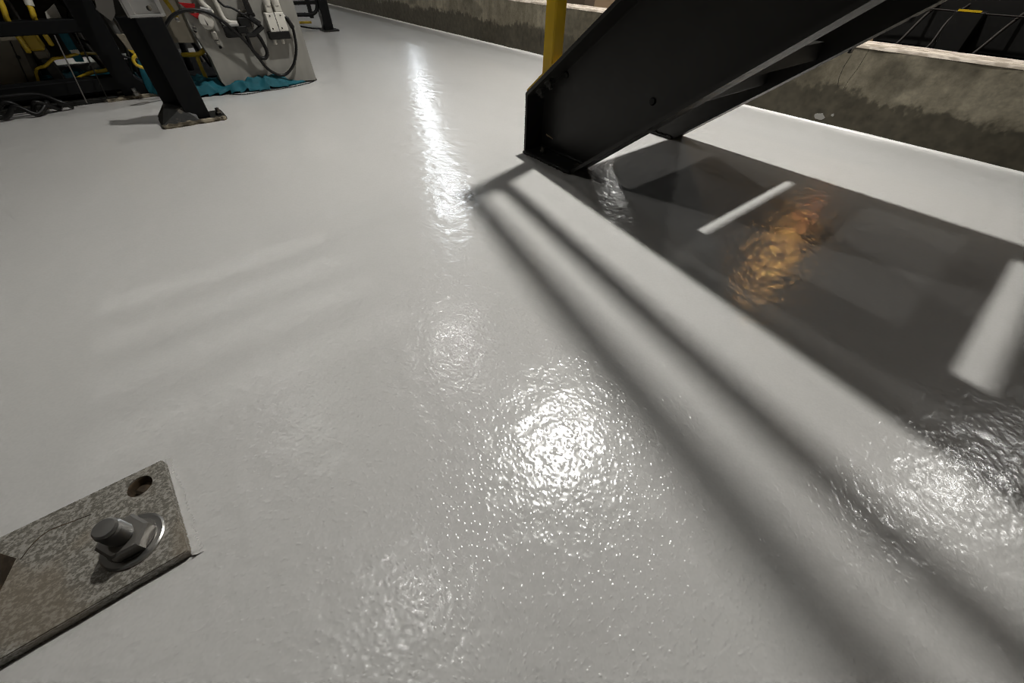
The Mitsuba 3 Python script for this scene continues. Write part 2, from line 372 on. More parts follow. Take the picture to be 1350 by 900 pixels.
# far stringer: open side away
w, tp, bt = stringer(1.625, 1.635, 1.625, 1.705, [])
far = 'stair__stringer_001'
add(far, cat(w, tp, bt), 'black_paint')
add(far + '__end_plate', box([XF, 1.635, .004], [XF + .010, 1.705, zt(XF) - .001]), 'black_paint')
add(far + '__foot_plate', box([XF + .004, 1.635, 0], [-.935, 1.707, .012]), 'dirty_black')
pts = [[x, 1.621, .005 + .004 * rng.random()] for x in np.linspace(XF + .004, -.93, 40)]
add(far + '__weld_bead', tube(pts, .0045 + .002 * rng.random(40), 7), 'black_gloss', 50)
for x in (-.475, -.372):                    # small clips on the lower flange
    add(far + '__clip', box([x - .0035, 1.690, zb(x) - .009], [x + .0035, 1.710, zb(x) + .014]), 'black_gloss')
# treads
TZ, TX, RUN = .375, -.53, .395
for i in range(0, 7):
    xb, z = TX + i * RUN, TZ + i * RUN * SL
    xf = xb - RUN - .05 - .03 * max(0, i - 1)
    add('stair__tread', cat(box([xf, 1.11, z - .006], [xb, 1.625, z], .001), box([xf, 1.11, z - .045], [xf + .006, 1.625, z - .003]), box([xb - .006, 1.11, z - .045], [xb, 1.625, z - .003])), 'black_paint')
# cross bar under the lowest tread
add('stair__cross_bar', cat(box([-.655, 1.11, .246], [-.648, 1.625, .284], .001), box([-.70, 1.11, .278], [-.648, 1.625, .284], .001)), 'black_paint')
labels['stair__cross_bar'] = {'label': 'angle bar joining the stringers under the lowest tread'}
# landing at the head of the stair
zl = zt(XE)
add('stair__landing', box([XE, 1.02, zl - .16], [XE + 1.3, 1.705, zl], .003), 'black_paint')
for yy in (1.05, 1.62):
    add('stair__landing__leg', box([XE + 1.18, yy, 0], [XE + 1.26, yy + .08, zl - .16], .004), 'black_paint')

# hand rails
def hand_rail(key, yc, label):
    labels[key] = {'label': label}
    hw = .0235
    for i, x in enumerate((-1.107, .55, 2.1)):
        zt0, ztop = zt(x), 1.245 + SL * (x + 1.107)
        pts = [[x + a * hw, yc + b * hw, zt(x + a * hw) + .002] for a in (-1, 1) for b in (-1, 1)] + [[x + a * hw, yc + b * hw, ztop] for a in (-1, 1) for b in (-1, 1)]
        pts2 = [[x + a * (hw - .004) , yc + b * (hw), zt(x + a * hw) + .002] for a in (-1, 1) for b in (-1, 1)] + [[x + a * (hw - .004), yc + b * hw, ztop] for a in (-1, 1) for b in (-1, 1)]
        pts3 = [[x + a * hw, yc + b * (hw - .004), zt(x + a * hw) + .002] for a in (-1, 1) for b in (-1, 1)] + [[x + a * hw, yc + b * (hw - .004), ztop] for a in (-1, 1) for b in (-1, 1)]
        add(key + '__post', hull(pts2 + pts3), 'yellow_paint')
        c = np.array([x, yc, zt(x)])
        lo, hi = (-.098, .05) if i == 0 else (-.09, .09)
        add(key + '__base_plate', hull([c + along * s + np.array([0, t, 0]) + nrm * h for s in (lo, hi) for t in (-.036, .036) for h in (0.0, .008)]), 'yellow_paint')
        if i == 0:
            add(key + '__weld_bead', tube(spline([c + along * -.030 + np.array([0, -.026, 0]) + nrm * .010, c + along * -.031 + np.array([0, 0, 0]) + nrm * .011, c + along * -.03 + np.array([0, .026, 0]) + nrm * .010], 4), .004, 7), 'yellow_paint', True)
            for s in (-.085,):
                q = c + along * s + nrm * .008 + np.array([0, -.004, 0])
                add(key + '__bolt', hexa(q, nrm, .011, .007, .002), 'black_gloss')
    for nm, z0 in (('top_rail', 1.245), ('mid_rail', .94)):
        a = np.array([-1.107, yc, z0]); b = a + np.array([3.3, 0, 3.3 * SL])
        add(key + '__' + nm, cyl(a, b, .021, 16), 'yellow_paint', 40)
hand_rail('stair__handrail', 1.062, 'yellow handrail bolted to the near stringer')

# ------------------------------------------------------------------ anchored steel base at the lower left
tag('base_plate', 'thick mill finish steel base plate with one anchor bolt and an empty bolt hole', 'base plate')
PT = .014
pl = Polygon([(-.531, -.232), (-.366, -.223), (-.372, -.72), (-.537, -.72)]).buffer(-.003).buffer(.003, 4)
hole = affinity.scale(Point(-.503, -.262).buffer(.0148, 20), 1, 1)
pm = prism_z(pl.difference(hole), 0, PT - .0015)
top = prism_z(pl.buffer(-.0012).difference(hole.buffer(.0008)), PT - .0015, PT)
add('base_plate__plate', cat(pm, top), 'mill_steel')
add('base_plate__hole_sleeve', cat(lathe([(.0148, .0005), (.0148, PT - .001), (.0128, PT - .004), (.0118, .0005), (.0148, .0005)], [-.503, -.262, 0], [0, 0, 1], 28)), 'rusty_steel', 40)
add('base_plate__hole_bottom', cyl([-.503, -.262, .0002], [-.503, -.262, .0012], .0146, 24), 'rusty_steel')  # dark disc added so the hole shows no pale floor
add('base_plate__shim', hull([[-.506, -.270, .003], [-.490, -.257, .003], [-.503, -.272, .003], [-.488, -.260, .003], [-.505, -.270, .010], [-.489, -.257, .010]]), 'zinc')
bc = np.array([-.421, -.274, PT])
add('base_plate__washer', lathe([(.012, 0), (.0345, 0), (.0345, .003), (.0325, .0042), (.012, .0042), (.012, 0)], bc, [0, 0, 1], 40), 'zinc', 30)
add('base_plate__nut', cat(lathe([(.012, .004), (.0265, .004), (.0262, .006), (.012, .006)], bc, [0, 0, 1], 30), hexa(bc + [0, 0, .005], [.12, .05, 1], .0265, .0215, .0025)), 'dull_metal', 25)
prof = [(.0135, 0)]
for k in range(7): prof += [(.0138, .0255 + k * .0042), (.0114, .0276 + k * .0042)]
prof += [(.0125, .056), (.0105, .0585), (0, .0588)]
add('base_plate__anchor_stud', lathe(prof, bc, [.10, .05, 1], 28), 'zinc', 35)
add('base_plate__scratch', tube(spline([[-.482, -.385, PT], [-.497, -.373, PT], [-.504, -.358, PT], [-.500, -.335, PT], [-.496, -.315, PT]], 5), .0006, 5), 'rusty_steel')
# rust brown upright standing on the plate, only its foot in view
add('base_plate__upright', hull([[x, y, z] for x, y in ((-.487, -.389), (-.430, -.409), (-.44, -.52), (-.497, -.50)) for z in (PT, .60)]), 'rusty_steel')
# ragged rim of floor coating along the plate's end
xs = np.linspace(-.540, -.362, 90); v, f = [], []
for i, x in enumerate(xs):
    t = (x + .531) / .165; y = -.232 + .009 * t; w = .002 + .0055 * rng.random() * (.3 + t)
    h = .0015 + .0035 * rng.random() * (.3 + t)
    v += [[x, y + w + .004, .0001], [x, y + w * .5, h * .35], [x, y + .0012, h], [x, y - .0008, h]]
for i in range(89):
    for j in range(3): f.append([i * 4 + j, (i + 1) * 4 + j, (i + 1) * 4 + j + 1, i * 4 + j + 1])
add('base_plate__coating_rim', (np.array(v), np.array(f)), 'rim_coat', True); labels['base_plate__coating_rim'] = {'label': 'ragged rim of grey coating along the end of the plate'}

# ------------------------------------------------------------------ machine frame, upper left
mf = 'machine_frame'
tag(mf, 'black painted steel machine frame with square legs bolted to the floor at the left', 'machine frame')
add(mf + '__leg', cat(box([-2.41, .062, .012], [-2.318, .148, .353], .003), box([-2.40, .008, .012], [-2.385, .064, .353], .002)), 'frame_paint')
add(mf + '__leg__gusset', hull([[-2.385, .01, .012], [-2.385, -.036, .012], [-2.385, .01, .075], [-2.385, -.036, .028], [-2.30, .01, .012], [-2.30, -.034, .012], [-2.33, .06, .06], [-2.30, .10, .012], [-2.34, .10, .05]]), 'dirty_black')
add(mf + '__leg__base_plate', box([-2.42, -.04, 0], [-2.295, .205, .012], .002), 'dirty_black')
q = np.array([-2.335, .185, .012])
add(mf + '__leg__bolt', cat(hexa(q, [0, 0, 1], .014, .012, .002), cyl(q, q + [0, 0, .026], .008, 10)), 'dirty_black', 30)
pts = [[-2.293 + .004 * rng.random(), y, .006] for y in np.linspace(-.035, .20, 22)]
add(mf + '__leg__grout', tube(pts, .006 + .006 * rng.random(22), 7), 'grout', 40)
# bright bracket on top of the leg
bk = prism_x(Polygon([(.045, .354), (.165, .354), (.165, .44), (.045, .44)]).difference(Point(.123, .377).buffer(.0085, 10)), -2.345, -2.335)
add(mf + '__bracket', cat(bk, box([-2.40, .050, .353], [-2.318, .158, .361], .001), box([-2.39, .150, .36], [-2.322, .160, .44]), box([-2.39, .050, .36], [-2.322, .072, .44], .002)), 'bright_metal')
labels[mf + '__bracket'] = {'label': 'bright metal bracket with a round hole'}
# second leg with a flared foot
add(mf + '__leg', prism_x(Polygon([(-.135, .62), (-.135, .255), (-.124, .012), (.0, .012), (-.004, .03), (-.047, .083), (-.040, .255), (-.040, .62)]), -3.03, -2.93), 'frame_paint')
add(mf + '__leg_001__base_plate', box([-3.06, -.20, 0], [-2.90, .03, .012], .002), 'grout')
q = np.array([-2.915, -.075, .012]); add(mf + '__leg_001__bolt', cat(hexa(q, [0, 0, 1], .016, .014, .002), cyl(q, q + [0, 0, .03], .009, 10)), 'zinc', 30)
q = np.array([-2.915, .005, .012]); add(mf + '__leg_001__bolt', cat(hexa(q, [0, 0, 1], .013, .012, .002)), 'dull_metal', 30)
add(mf + '__top_beam', box([-3.02, -1.6, .262], [-2.93, -.04, .309], .003), 'frame_paint')
add(mf + '__bottom_rail', box([-3.02, -1.6, .040], [-2.93, -.115, .092], .003), 'frame_paint')
add(mf + '__skid', cat(box([-3.10, -1.6, .0], [-2.915, -.15, .018], .002), box([-3.10, -1.6, .018], [-2.99, -.15, .045], .002)), 'dirty_black')
add(mf + '__leg', box([-3.03, -1.35, .0], [-2.93, -1.25, .62], .003), 'frame_paint')
for yy in (-1.3, .25): add(mf + '__leg', box([-4.55, yy, 0], [-4.45, yy + .1, .62], .003), 'frame_paint')
add(mf + '__shade_deck', box([-4.6, -1.7, .62], [-2.88, .40, .66], .004), 'frame_paint')  # unseen top plate added to keep light out of the machine
add(mf + '__dark_floor_sheet', cat(box([-4.05, -1.55, 0], [-3.065, .40, .004]), box([-3.075, -1.55, 0], [-3.065, .40, .03]))  , 'frame_paint')  # dark sheet added over the lit floor, standing in for shade
add(mf + '__dark_backing', box([-4.1, -1.6, .03], [-4.08, .40, .62]), 'dark_interior')  # dark sheet added at the back, its colour standing in for inner shade
add(mf + '__side_plate', box([-4.1, -1.62, .0], [-3.05, -1.60, .62]), 'dark_interior')  # dark side sheet, likewise added in place of inner shade
# thin rods
for a, b, m in (((-2.90, -.232, .262), (-2.84, -.270, .020), 'dull_metal'), ((-2.93, -.160, .262), (-2.88, -.192, .018), 'black_gloss')):
    add('guide_rod' + '', cyl(a, b, .0028, 8), m)
tag('guide_rod', 'thin bare steel rod slanting down in front of the machine frame', 'rod'); tag('guide_rod_001', 'thin black rod slanting down beside the flared leg of the machine frame', 'rod')

# ------------------------------------------------------------------ control panel
cp = 'control_panel'
tag(cp, 'grey metal control panel on its edge with valves, gauge and black hoses', 'control panel')
add(cp + '__face_plate', prism_x(Polygon([(.306, .030), (.768, .006), (.768, .52), (.306, .52)]), -2.782, -2.770), 'grey_panel')
add(cp + '__side_plate', prism_x(Polygon([(.296, .05), (.306, .030), (.306, .52), (.270, .52), (.268, .27), (.296, .15)]), -2.86, -2.7705), 'grey_panel')
add(cp + '__dark_backing', box([-2.95, .30, .10], [-2.94, .76, .52]), 'dark_interior')
add(cp + '__fixing_hole', cyl([-2.7705, .356, .190], [-2.7675, .356, .190], .0065, 14), 'far_black')
add(cp + '__fixing_hole', cyl([-2.7705, .281, .258], [-2.764, .281, .258], .006, 14), 'far_black')
# valve block: two white bodies with a dark seam on a black sub base
def quad(y0, y1, z0, z1, x0, x1, bev=.002, lean=0.): return box([x0, y0, z0], [x1, y1, z1], bev)
vb = cp + '__valve_block'
add(vb, quad(.606, .694, .236, .312, -2.770, -2.735), 'off_white')
add(vb + '__seam', box([-2.7352, .648, .236], [-2.7342, .651, .350]), 'far_black')
for y, z in ((.625, .30), (.675, .30), (.620, .25), (.665, .25)): add(vb + '__screw', cyl([-2.7355, y, z], [-2.733, y, z], .0035, 10), 'far_black')
add(vb + '__sub_base', quad(.592, .692, .206, .237, -2.770, -2.728, .001), 'black_rubber')
for y in (.635, .676):
    add(vb + '__cylinder', cat(lathe([(.018, 0), (.018, .022), (.016, .026), (0, .026)], [-2.752, y, .338], [0, 0, 1], 18), box([-2.768, y - .016, .312], [-2.738, y + .016, .340], .002)), 'light_grey', 35)
for y in (.612, .652): add(vb + '__outlet', lathe([(.009, 0), (.009, .018), (.007, .022), (0, .022)], [-2.750, y, .206], [0, 0, -1], 14), 'light_grey', 35)
ga = cp + '__gauge'
add(ga, lathe([(.0, 0), (.030, 0), (.030, .022), (.027, .026), (0, .026)], [-2.770, .341, .292], [1, 0, 0], 28), 'light_grey', 35)
add(ga + '__needle', hull([[-2.7435, .338, .278], [-2.7435, .343, .278], [-2.7435, .336, .308], [-2.7425, .340, .280]]), 'far_black')
add(cp + '__valve_handle', cat(hull([[-2.765, .262, .362], [-2.765, .325, .355], [-2.765, .318, .338], [-2.765, .290, .338], [-2.750, .262, .362], [-2.750, .325, .355], [-2.750, .318, .338], [-2.750, .290, .338]]),
    hull([[-2.765, .288, .322], [-2.765, .325, .322], [-2.765, .322, .300], [-2.765, .316, .296], [-2.752, .288, .322], [-2.752, .325, .322], [-2.752, .322, .300]])), 'red_plastic')
labels[cp + '__valve_handle'] = {'label': 'red valve handle'}
add(cp + '__pipe', tube(spline([[-2.755, .350, .50], [-2.752, .352, .37], [-2.748, .372, .335], [-2.745, .378, .318]], 5), .0125, 12), 'light_grey', True)
add(cp + '__pipe', tube(spline([[-2.750, .405, .50], [-2.750, .413, .355], [-2.748, .418, .300], [-2.744, .436, .284], [-2.742, .468, .279]], 5), .010, 12), 'light_grey', True)
add(cp + '__pipe_collar', cat(cyl([-2.752, .340, .334], [-2.744, .382, .326], .014, 14)), 'bright_metal', 40)
add(cp + '__solenoid', cat(quad(.400, .468, .226, .272, -2.770, -2.738), quad(.455, .500, .240, .268, -2.768, -2.730), quad(.478, .530, .262, .300, -2.770, -2.738)), 'black_rubber')
add(cp + '__solenoid_cap', cat(box([-2.742, .425, .268], [-2.728, .470, .281], .003)), 'bright_metal')
for y, z in ((.499, .318), (.530, .309), (.528, .262), (.230, .302), (.281, .268)):
    add(cp + '__fitting', lathe([(.0085, 0), (.0085, .012), (.006, .014), (.006, .02), (0, .02)], [-2.764, y, z], [1, .1, .1], 12), 'zinc', 35)
add(cp + '__lever', hull([[-2.750, .392, .292], [-2.750, .399, .292], [-2.750, .416, .262], [-2.750, .421, .264], [-2.744, .395, .292], [-2.744, .419, .263]]), 'bright_metal')
add(cp + '__stop_valve', cat(lathe([(.012, 0), (.012, .026), (.009, .03), (0, .03)], [-2.762, .352, .222], [0, 0, 1], 14), lathe([(.008, 0), (.010, .012), (0, .012)], [-2.762, .354, .205], [0, 0, 1], 12)), 'light_grey', 35)
add(cp + '__strut', hull([[-2.75, .525, .40], [-2.75, .55, .40], [-2.75, .530, .31], [-2.75, .556, .31], [-2.738, .525, .40], [-2.738, .556, .31], [-2.738, .530, .31]]), 'black_rubber')
add(cp + '__bracket_arm', cat(box([-2.765, .500, .300], [-2.74, .56, .315], .002), tube([[-2.74, .530, .30], [-2.738, .566, .270]], .013, 10), tube([[-2.740, .575, .262], [-2.738, .520, .232], [-2.74, .488, .232]], .011, 10)), 'black_rubber')
# hoses
def hose(pts, r, key=cp + '__hose', m='black_rubber'): return add(key, tube(spline(pts, 6), r, 10), m, True)
hose([(-2.80, .02, .19), (-2.74, .10, .235), (-2.72, .171, .288), (-2.715, .21, .318), (-2.712, .261, .336), (-2.712, .315, .337), (-2.714, .361, .324), (-2.716, .401, .295), (-2.718, .436, .256), (-2.722, .472, .206), (-2.728, .499, .145), (-2.738, .53, .086), (-2.745, .575, .054), (-2.745, .616, .057), (-2.742, .667, .096), (-2.738, .703, .16), (-2.738, .716, .224), (-2.742, .719, .250)], .0068)
hose([(-2.742, .536, .240), (-2.738, .548, .205), (-2.735, .553, .16), (-2.735, .538, .137), (-2.735, .513, .139), (-2.736, .49, .171), (-2.738, .487, .209), (-2.74, .486, .230)], .0085)
hose([(-2.75, .395, .42), (-2.745, .434, .350), (-2.742, .468, .337), (-2.740, .506, .311), (-2.740, .531, .289)], .005)
hose([(-2.755, .376, .33), (-2.742, .392, .300), (-2.745, .402, .268), (-2.76, .404, .24)], .0035)
add(cp + '__hose__end_fitting', cat(tube([[-2.742, .720, .246], [-2.745, .706, .284], [-2.755, .696, .292]], .0105, 10)), 'black_rubber', 40)
add(cp + '__fitting', lathe([(.010, 0), (.010, .014), (.007, .016), (0, .016)], [-2.752, .688, .290], [0, .9, .2], 12), 'bright_metal', 35)

# teal cloths
def cloth(key, outline, zmax, seed, label, cell=.0055, lift=0.):
    poly = Polygon(outline).buffer(.012).buffer(-.008); x0, y0, x1, y1 = poly.bounds
    xs, ys = np.arange(x0, x1 + cell, cell), np.arange(y0, y1 + cell, cell); idx, v, f = {}, [], []
    import shapely
    gx, gy = np.meshgrid(xs, ys, indexing='ij'); inside = shapely.contains_xy(poly, gx, gy)
    d = shapely.distance(shapely.points(gx, gy), poly.exterior)
    for i in range(len(xs)):
        for j in range(len(ys)):
            if inside[i, j]:
                idx[i, j] = len(v); p = np.array([[gx[i, j] * 11, gy[i, j] * 11, seed]]); q = np.array([[gx[i, j] * 30, gy[i, j] * 30, seed + 5]])
                rg = 1 - abs(2 * meshkit.fbm(p, 2, seed)[0] - 1); z = .004 + min(1, (d[i, j] / .03) ** .6) * (zmax * (.08 + .92 * rg ** 4) + .012 * meshkit.fbm(q, 2, seed)[0])
                v.append([gx[i, j] + .012 * (meshkit.noise(q, seed + 1)[0] - .5), gy[i, j] + .012 * (meshkit.noise(q, seed + 2)[0] - .5), z])
    for (i, j), a in idx.items():
        if (i + 1, j) in idx and (i, j + 1) in idx and (i + 1, j + 1) in idx: f.append([a, idx[i + 1, j], idx[i + 1, j + 1], idx[i, j + 1]])
    v = np.array(v); n = len(v); f = np.array(f); low = v.copy(); low[:, 2] = np.maximum(.0008, v[:, 2] - .0035)
    f3 = np.vstack([f[:, [0, 1, 2]], f[:, [0, 2, 3]]]); e = {}
    for t in f3:
        for a, b in ((t[0], t[1]), (t[1], t[2]), (t[2], t[0])): e[(a, b)] = 1
    side = [[a, b + n, b] for a, b in e if (b, a) not in e] + [[a, a + n, b + n] for a, b in e if (b, a) not in e]
    m = trimesh.Trimesh(np.vstack([v, low]), np.vstack([f3, f3[:, ::-1] + n, np.array(side)]), process=False)
    m.apply_translation([0, 0, lift]); m.remove_unreferenced_vertices()
    add(key, m, 'teal_cloth', 50); tag(key, label, 'cloth', None)
cloth('wipe_cloth', [(-2.755, .10), (-2.735, .30), (-2.715, .46), (-2.722, .60), (-2.770, .70), (-2.92, .70), (-3.05, .40), (-3.05, .10), (-2.95, .03)], .050, 3, 'crumpled teal cloth lying under the grey control panel')
cloth('wipe_cloth_001', [(-2.93, -.02), (-2.86, .02), (-2.90, .09), (-3.05, .09), (-3.06, .03)], .17, 8, 'bunched teal cloth between the two legs of the machine frame'  )
cloth('wipe_cloth_002', [(-3.12, -.46), (-3.10, -.20), (-3.10, -.06), (-3.30, -.02), (-3.42, -.25), (-3.36, -.45)], .075, 12, 'dull teal cloth heaped behind the bottom rail of the machine frame', lift=.004)
add('webbing_strap', cat(hull([[-3.0, -.224, .262], [-3.0, -.190, .258], [-3.0, -.196, .150], [-3.0, -.228, .152], [-3.006, -.224, .262], [-3.006, -.190, .258], [-3.006, -.196, .150], [-3.006, -.228, .152]])), 'teal_cloth')
add('webbing_strap__label', box([-2.9995, -.222, .180], [-2.998, -.192, .196]), 'light_grey'); labels['webbing_strap__label'] = {'label': 'pale band across the strap'}
tag('webbing_strap', 'teal webbing strap with a pale band hanging from the top beam of the machine frame', 'strap')

# clutter inside the machine
add('beige_cabinet__body', hull([[x, y, z] for x, (a, b) in ((-3.06, (0, 0)), (-3.4, (0, 0))) for y, z in ((-.95, .06), (-.413, .06), (-.372, .250), (-.95, .250))]), 'beige_box')
add('beige_cabinet__door_edge', hull([[-3.056, -.444, .075], [-3.056, -.440, .075], [-3.056, -.403, .235], [-3.056, -.399, .235], [-3.0605, -.444, .075], [-3.0605, -.399, .235]]), 'far_black')
add('beige_cabinet__latch', cyl([-3.0605, -.412, .178], [-3.053, -.412, .178], .007, 10), 'far_black')
tag('beige_cabinet', 'dull beige metal cabinet behind the bottom rail of the machine frame', 'cabinet')
add('yellow_container__body', box([-3.12, -.352, .20], [-3.02, -.304, .262], .005), 'yellow_hose'); add('yellow_container__base', box([-3.118, -.350, .17], [-3.022, -.306, .20], .004), 'beige_box')
add('yellow_container__base__foot', box([-3.11, -.345, .06], [-3.03, -.31, .17], .002), 'dark_interior')
tag('yellow_container', 'small yellow container with a dull base beside the beige cabinet', 'container')
def ytube(key, pts, r, label, cat_='hose', m='yellow_hose'):
    add(key, tube(spline(pts, 6), r, 9), m, True); tag(key, label, cat_)
ytube('yellow_hose', [(-3.06, -.42, .03), (-3.02, -.385, .128), (-3.0, -.338, .147), (-3.0, -.298, .169), (-3.0, -.255, .173), (-3.01, -.19, .18), (-3.10, -.12, .16)], .0058, 'yellow hose arching from the beige cabinet behind the thin rod')
ytube('yellow_hose_001', [(-3.05, -.30, .07), (-3.0, -.199, .106), (-2.99, -.152, .110), (-2.99, -.112, .119), (-3.06, -.05, .14)], .0075, 'yellow hose passing low behind the flared leg of the machine frame')
ytube('yellow_hose_002', [(-2.72, .066, .207), (-2.71, .035, .202), (-2.70, .008, .196), (-2.70, -.010, .182), (-2.70, -.009, .162), (-2.71, .012, .148), (-2.74, .05, .135), (-2.80, .10, .02)], .0068, 'yellow hose bent in a hook to the left of the black leg')
ytube('yellow_hose_003', [(-2.9, .205, .46), (-2.9, .231, .362), (-2.9, .241, .324), (-2.92, .246, .29)], .009, 'yellow hose dropping at the left edge of the grey control panel')
ytube('yellow_hose_004', [(-3.05, -.31, .58), (-2.96, -.330, .379), (-2.96, -.350, .310), (-3.0, -.36, .2)], .010, 'yellow hose above the top beam, leftmost of the row')
ytube('yellow_hose_005', [(-3.05, -.235, .56), (-2.96, -.252, .358), (-2.96, -.265, .310), (-3.0, -.27, .22)], .010, 'yellow hose with a white collar above the top beam of the machine frame')
add('yellow_hose_005__collar', tube([[-2.965, -.247, .375], [-2.962, -.251, .355]], .014, 10), 'off_white', 40)
ytube('yellow_hose_006', [(-3.05, -.11, .56), (-2.96, -.116, .362), (-2.96, -.114, .302), (-3.0, -.11, .215)], .010, 'yellow hose with a red cap above the top beam of the machine frame')
add('yellow_hose_006__cap', tube([[-2.972, -.116, .40], [-2.962, -.116, .352]], .017, 10), 'red_plastic', 40); labels['yellow_hose_006__cap'] = {'label': 'dark red cap'}
add('yellow_valve__body', hull([[-2.80, -.010, .205], [-2.80, .022, .200], [-2.80, .036, .178], [-2.80, .012, .172], [-2.84, -.010, .205], [-2.84, .022, .200], [-2.84, .036, .178], [-2.84, .0, .215]]), 'yellow_hose')
add('yellow_valve__stem', hull([[-2.80, -.020, .262], [-2.80, .010, .258], [-2.80, .020, .20], [-2.80, -.008, .205], [-2.83, -.020, .262], [-2.83, .010, .258], [-2.83, .020, .20], [-2.83, -.008, .205]]), 'beige_box')
add('yellow_valve__screw', cyl([-2.80, .012, .196], [-2.795, .012, .196], .004, 10), 'bright_metal')
add('yellow_valve__pipe', tube(spline([[-2.82, -.012, .255], [-2.84, -.02, .40], [-2.86, -.02, .62]], 4), .012, 10), 'dark_interior', True)
tag('yellow_valve', 'dirty yellow valve on a dull stem between the two legs of the machine frame', 'valve')
ytube('yellow_pipe', [(-2.98, .20, .145), (-2.93, .235, .150), (-2.92, .27, .152), (-2.93, .30, .165)], .010, 'yellow pipe elbow behind the lower left corner of the grey control panel', 'pipe')
add('yellow_pipe__branch', tube([[-2.925, .255, .150], [-2.93, .250, .10], [-2.93, .250, .0]], .009, 10), 'yellow_hose', 40)
add('back_cover', prism_x(Polygon([(.155, .20), (.285, .19), (.285, .52), (.155, .52)]), -2.985, -2.97), 'beige_box'); tag('back_cover', 'dull brownish cover plate behind the left edge of the grey control panel', 'cover')
add('back_cover__leg', box([-2.985, .17, 0], [-2.975, .19, .2]), 'dark_interior')
add('bent_sheet', prism_x(Polygon([(-.040, .347), (-.034, .352), (-.018, .40), (.045, .40), (.018, .33), (-.009, .306), (-.014, .310)]), -2.812, -2.800), 'dull_metal'); tag('bent_sheet', 'grey bent metal sheet with a pointed lower corner above the flared leg', 'sheet')
add('bent_sheet__stay', cyl([-2.815, .0, .38], [-2.95, -.03, .64], .008, 8), 'dark_interior')
add('bent_sheet', prism_x(Polygon([(-.174, .356), (-.179, .30), (-.186, .309), (-.228, .309), (-.221, .330), (-.205, .338)]), -3.012, -3.0), 'light_grey'); tag('bent_sheet_001', 'pale triangular metal sheet standing on the top beam of the machine frame', 'sheet')
# dark pipes and cables filling the machine
r2 = np.random.default_rng(11); dk = []
for i in range(26):
    y = -1.0 + 1.35 * r2.random(); z0 = .02 + .02 * r2.random(); x = -3.25 - .6 * r2.random()
    pts = [[x, y, z0], [x + .05 * r2.random(), y + .1 * (r2.random() - .5), .2], [x - .05 * r2.random(), y + .12 * (r2.random() - .5), .42], [x, y + .1 * (r2.random() - .5), .618]]
    dk.append(tube(spline(pts, 4), .006 + .014 * r2.random(), 8))
for i, m in enumerate(dk):
    k = mf + '__pipe'
    add(k, m, ('black_gloss', 'dull_metal', 'dark_interior', 'black_rubber')[i % 4], True)
# low tangle of black cable on the floor by the skid
for i, pts in enumerate(([(-2.95, -.80, .03), (-2.84, -.62, .012), (-2.83, -.52, .06), (-2.84, -.47, .012), (-2.82, -.43, .05), (-2.85, -.38, .014), (-2.90, -.36, .03)],
                         [(-2.92, -.86, .02), (-2.82, -.68, .05), (-2.80, -.56, .012), (-2.81, -.50, .045), (-2.80, -.45, .010), (-2.84, -.40, .04), (-2.90, -.41, .03)],
                         [(-2.93, -.9, .06), (-2.86, -.70, .07), (-2.85, -.56, .075), (-2.86, -.42, .07), (-2.84, -.355, .035), (-2.86, -.33, .008)])):
    k = 'black_cable' if i == 0 else f'black_cable_{i:03d}'
    add(k, tube(spline(pts, 8), .009, 8), 'black_rubber', True)
    tag(k, ('black cable on the floor along the machine frame, nearest the camera and lowest', 'black cable looping in the middle of the tangle along the machine frame', 'black cable lying highest in the tangle along the machine frame')[i], 'cable', 'black cables on the floor')
ytube('earth_wire', [(-2.93, .10, .004), (-2.70, .33, .003), (-2.69, .45, .003), (-2.70, .60, .003), (-2.74, .72, .003), (-2.80, .78, .003)], .0018, 'thin black wire on the floor in front of the teal cloth', 'wire', 'black_rubber')
ytube('black_hose', [(-3.0, -.17, .235), (-2.97, -.13, .215), (-2.96, -.09, .19), (-2.97, -.02, .15)], .006, 'black hose crossing behind the flared leg of the machine frame', 'hose', 'black_rubber')
# shoe of the control panel
add(cp + '__foot', box([-2.90, .56, 0], [-2.785, .775, .012], .002), 'dirty_black')
add(cp + '__foot', box([-2.90, .30, 0], [-2.80, .36, .05], .002), 'dirty_black')

lb = 'added_bar_lamp'  # unseen lamp box, added and slotted to cast the pale floor bars
tag(lb, 'unseen slotted lamp box added above the machine frame to throw pale bars on the floor', 'lamp')
ex, ez = -4.2, 1.15
cuts = []
for xf, hw in ((-1.03, .022), (-.895, .024), (-.765, .026), (-.615, .028)):
    cuts.append([ez - ez / (x - ex) for x in (xf - hw, xf + hw)])
zs = [.66] + [z for c in cuts for z in c] + [1.75]
for z0, z1 in zip(zs[::2], zs[1::2]): add(lb + '__slat', box([-3.204, -.40, z0], [-3.2, .30, z1]), 'lamp_body')
for y in (-.40, .024): add(lb + '__cheek', box([-3.21, y, .66], [-3.2045, y + (.276 if y > 0 else .272), 1.75]), 'lamp_body')
add(lb + '__side', box([-4.4, -.41, .66], [-3.2, -.40, 1.75]), 'lamp_body'); add(lb + '__side', box([-4.4, .30, .66], [-3.2, .31, 1.75]), 'lamp_body')
add(lb + '__back', box([-4.41, -.41, .66], [-4.4, .31, 1.75]), 'lamp_body'); add(lb + '__top', box([-4.41, -.41, 1.75], [-3.2, .31, 1.76]), 'lamp_body')
b = add(lb + '__bulb', trimesh.creation.icosphere(1, .006).apply_translation([ex, -.05, ez]), 'lamp_body', True)
scene[b]['emitter'] = {'type': 'area', 'sampling_weight': 2., 'radiance': {'type': 'rgb', 'value': [165000, 162000, 156000]}}
add(lb + '__bulb_holder', cyl([ex - .2, -.05, ez], [ex - .012, -.05, ez], .01, 10), 'lamp_body')

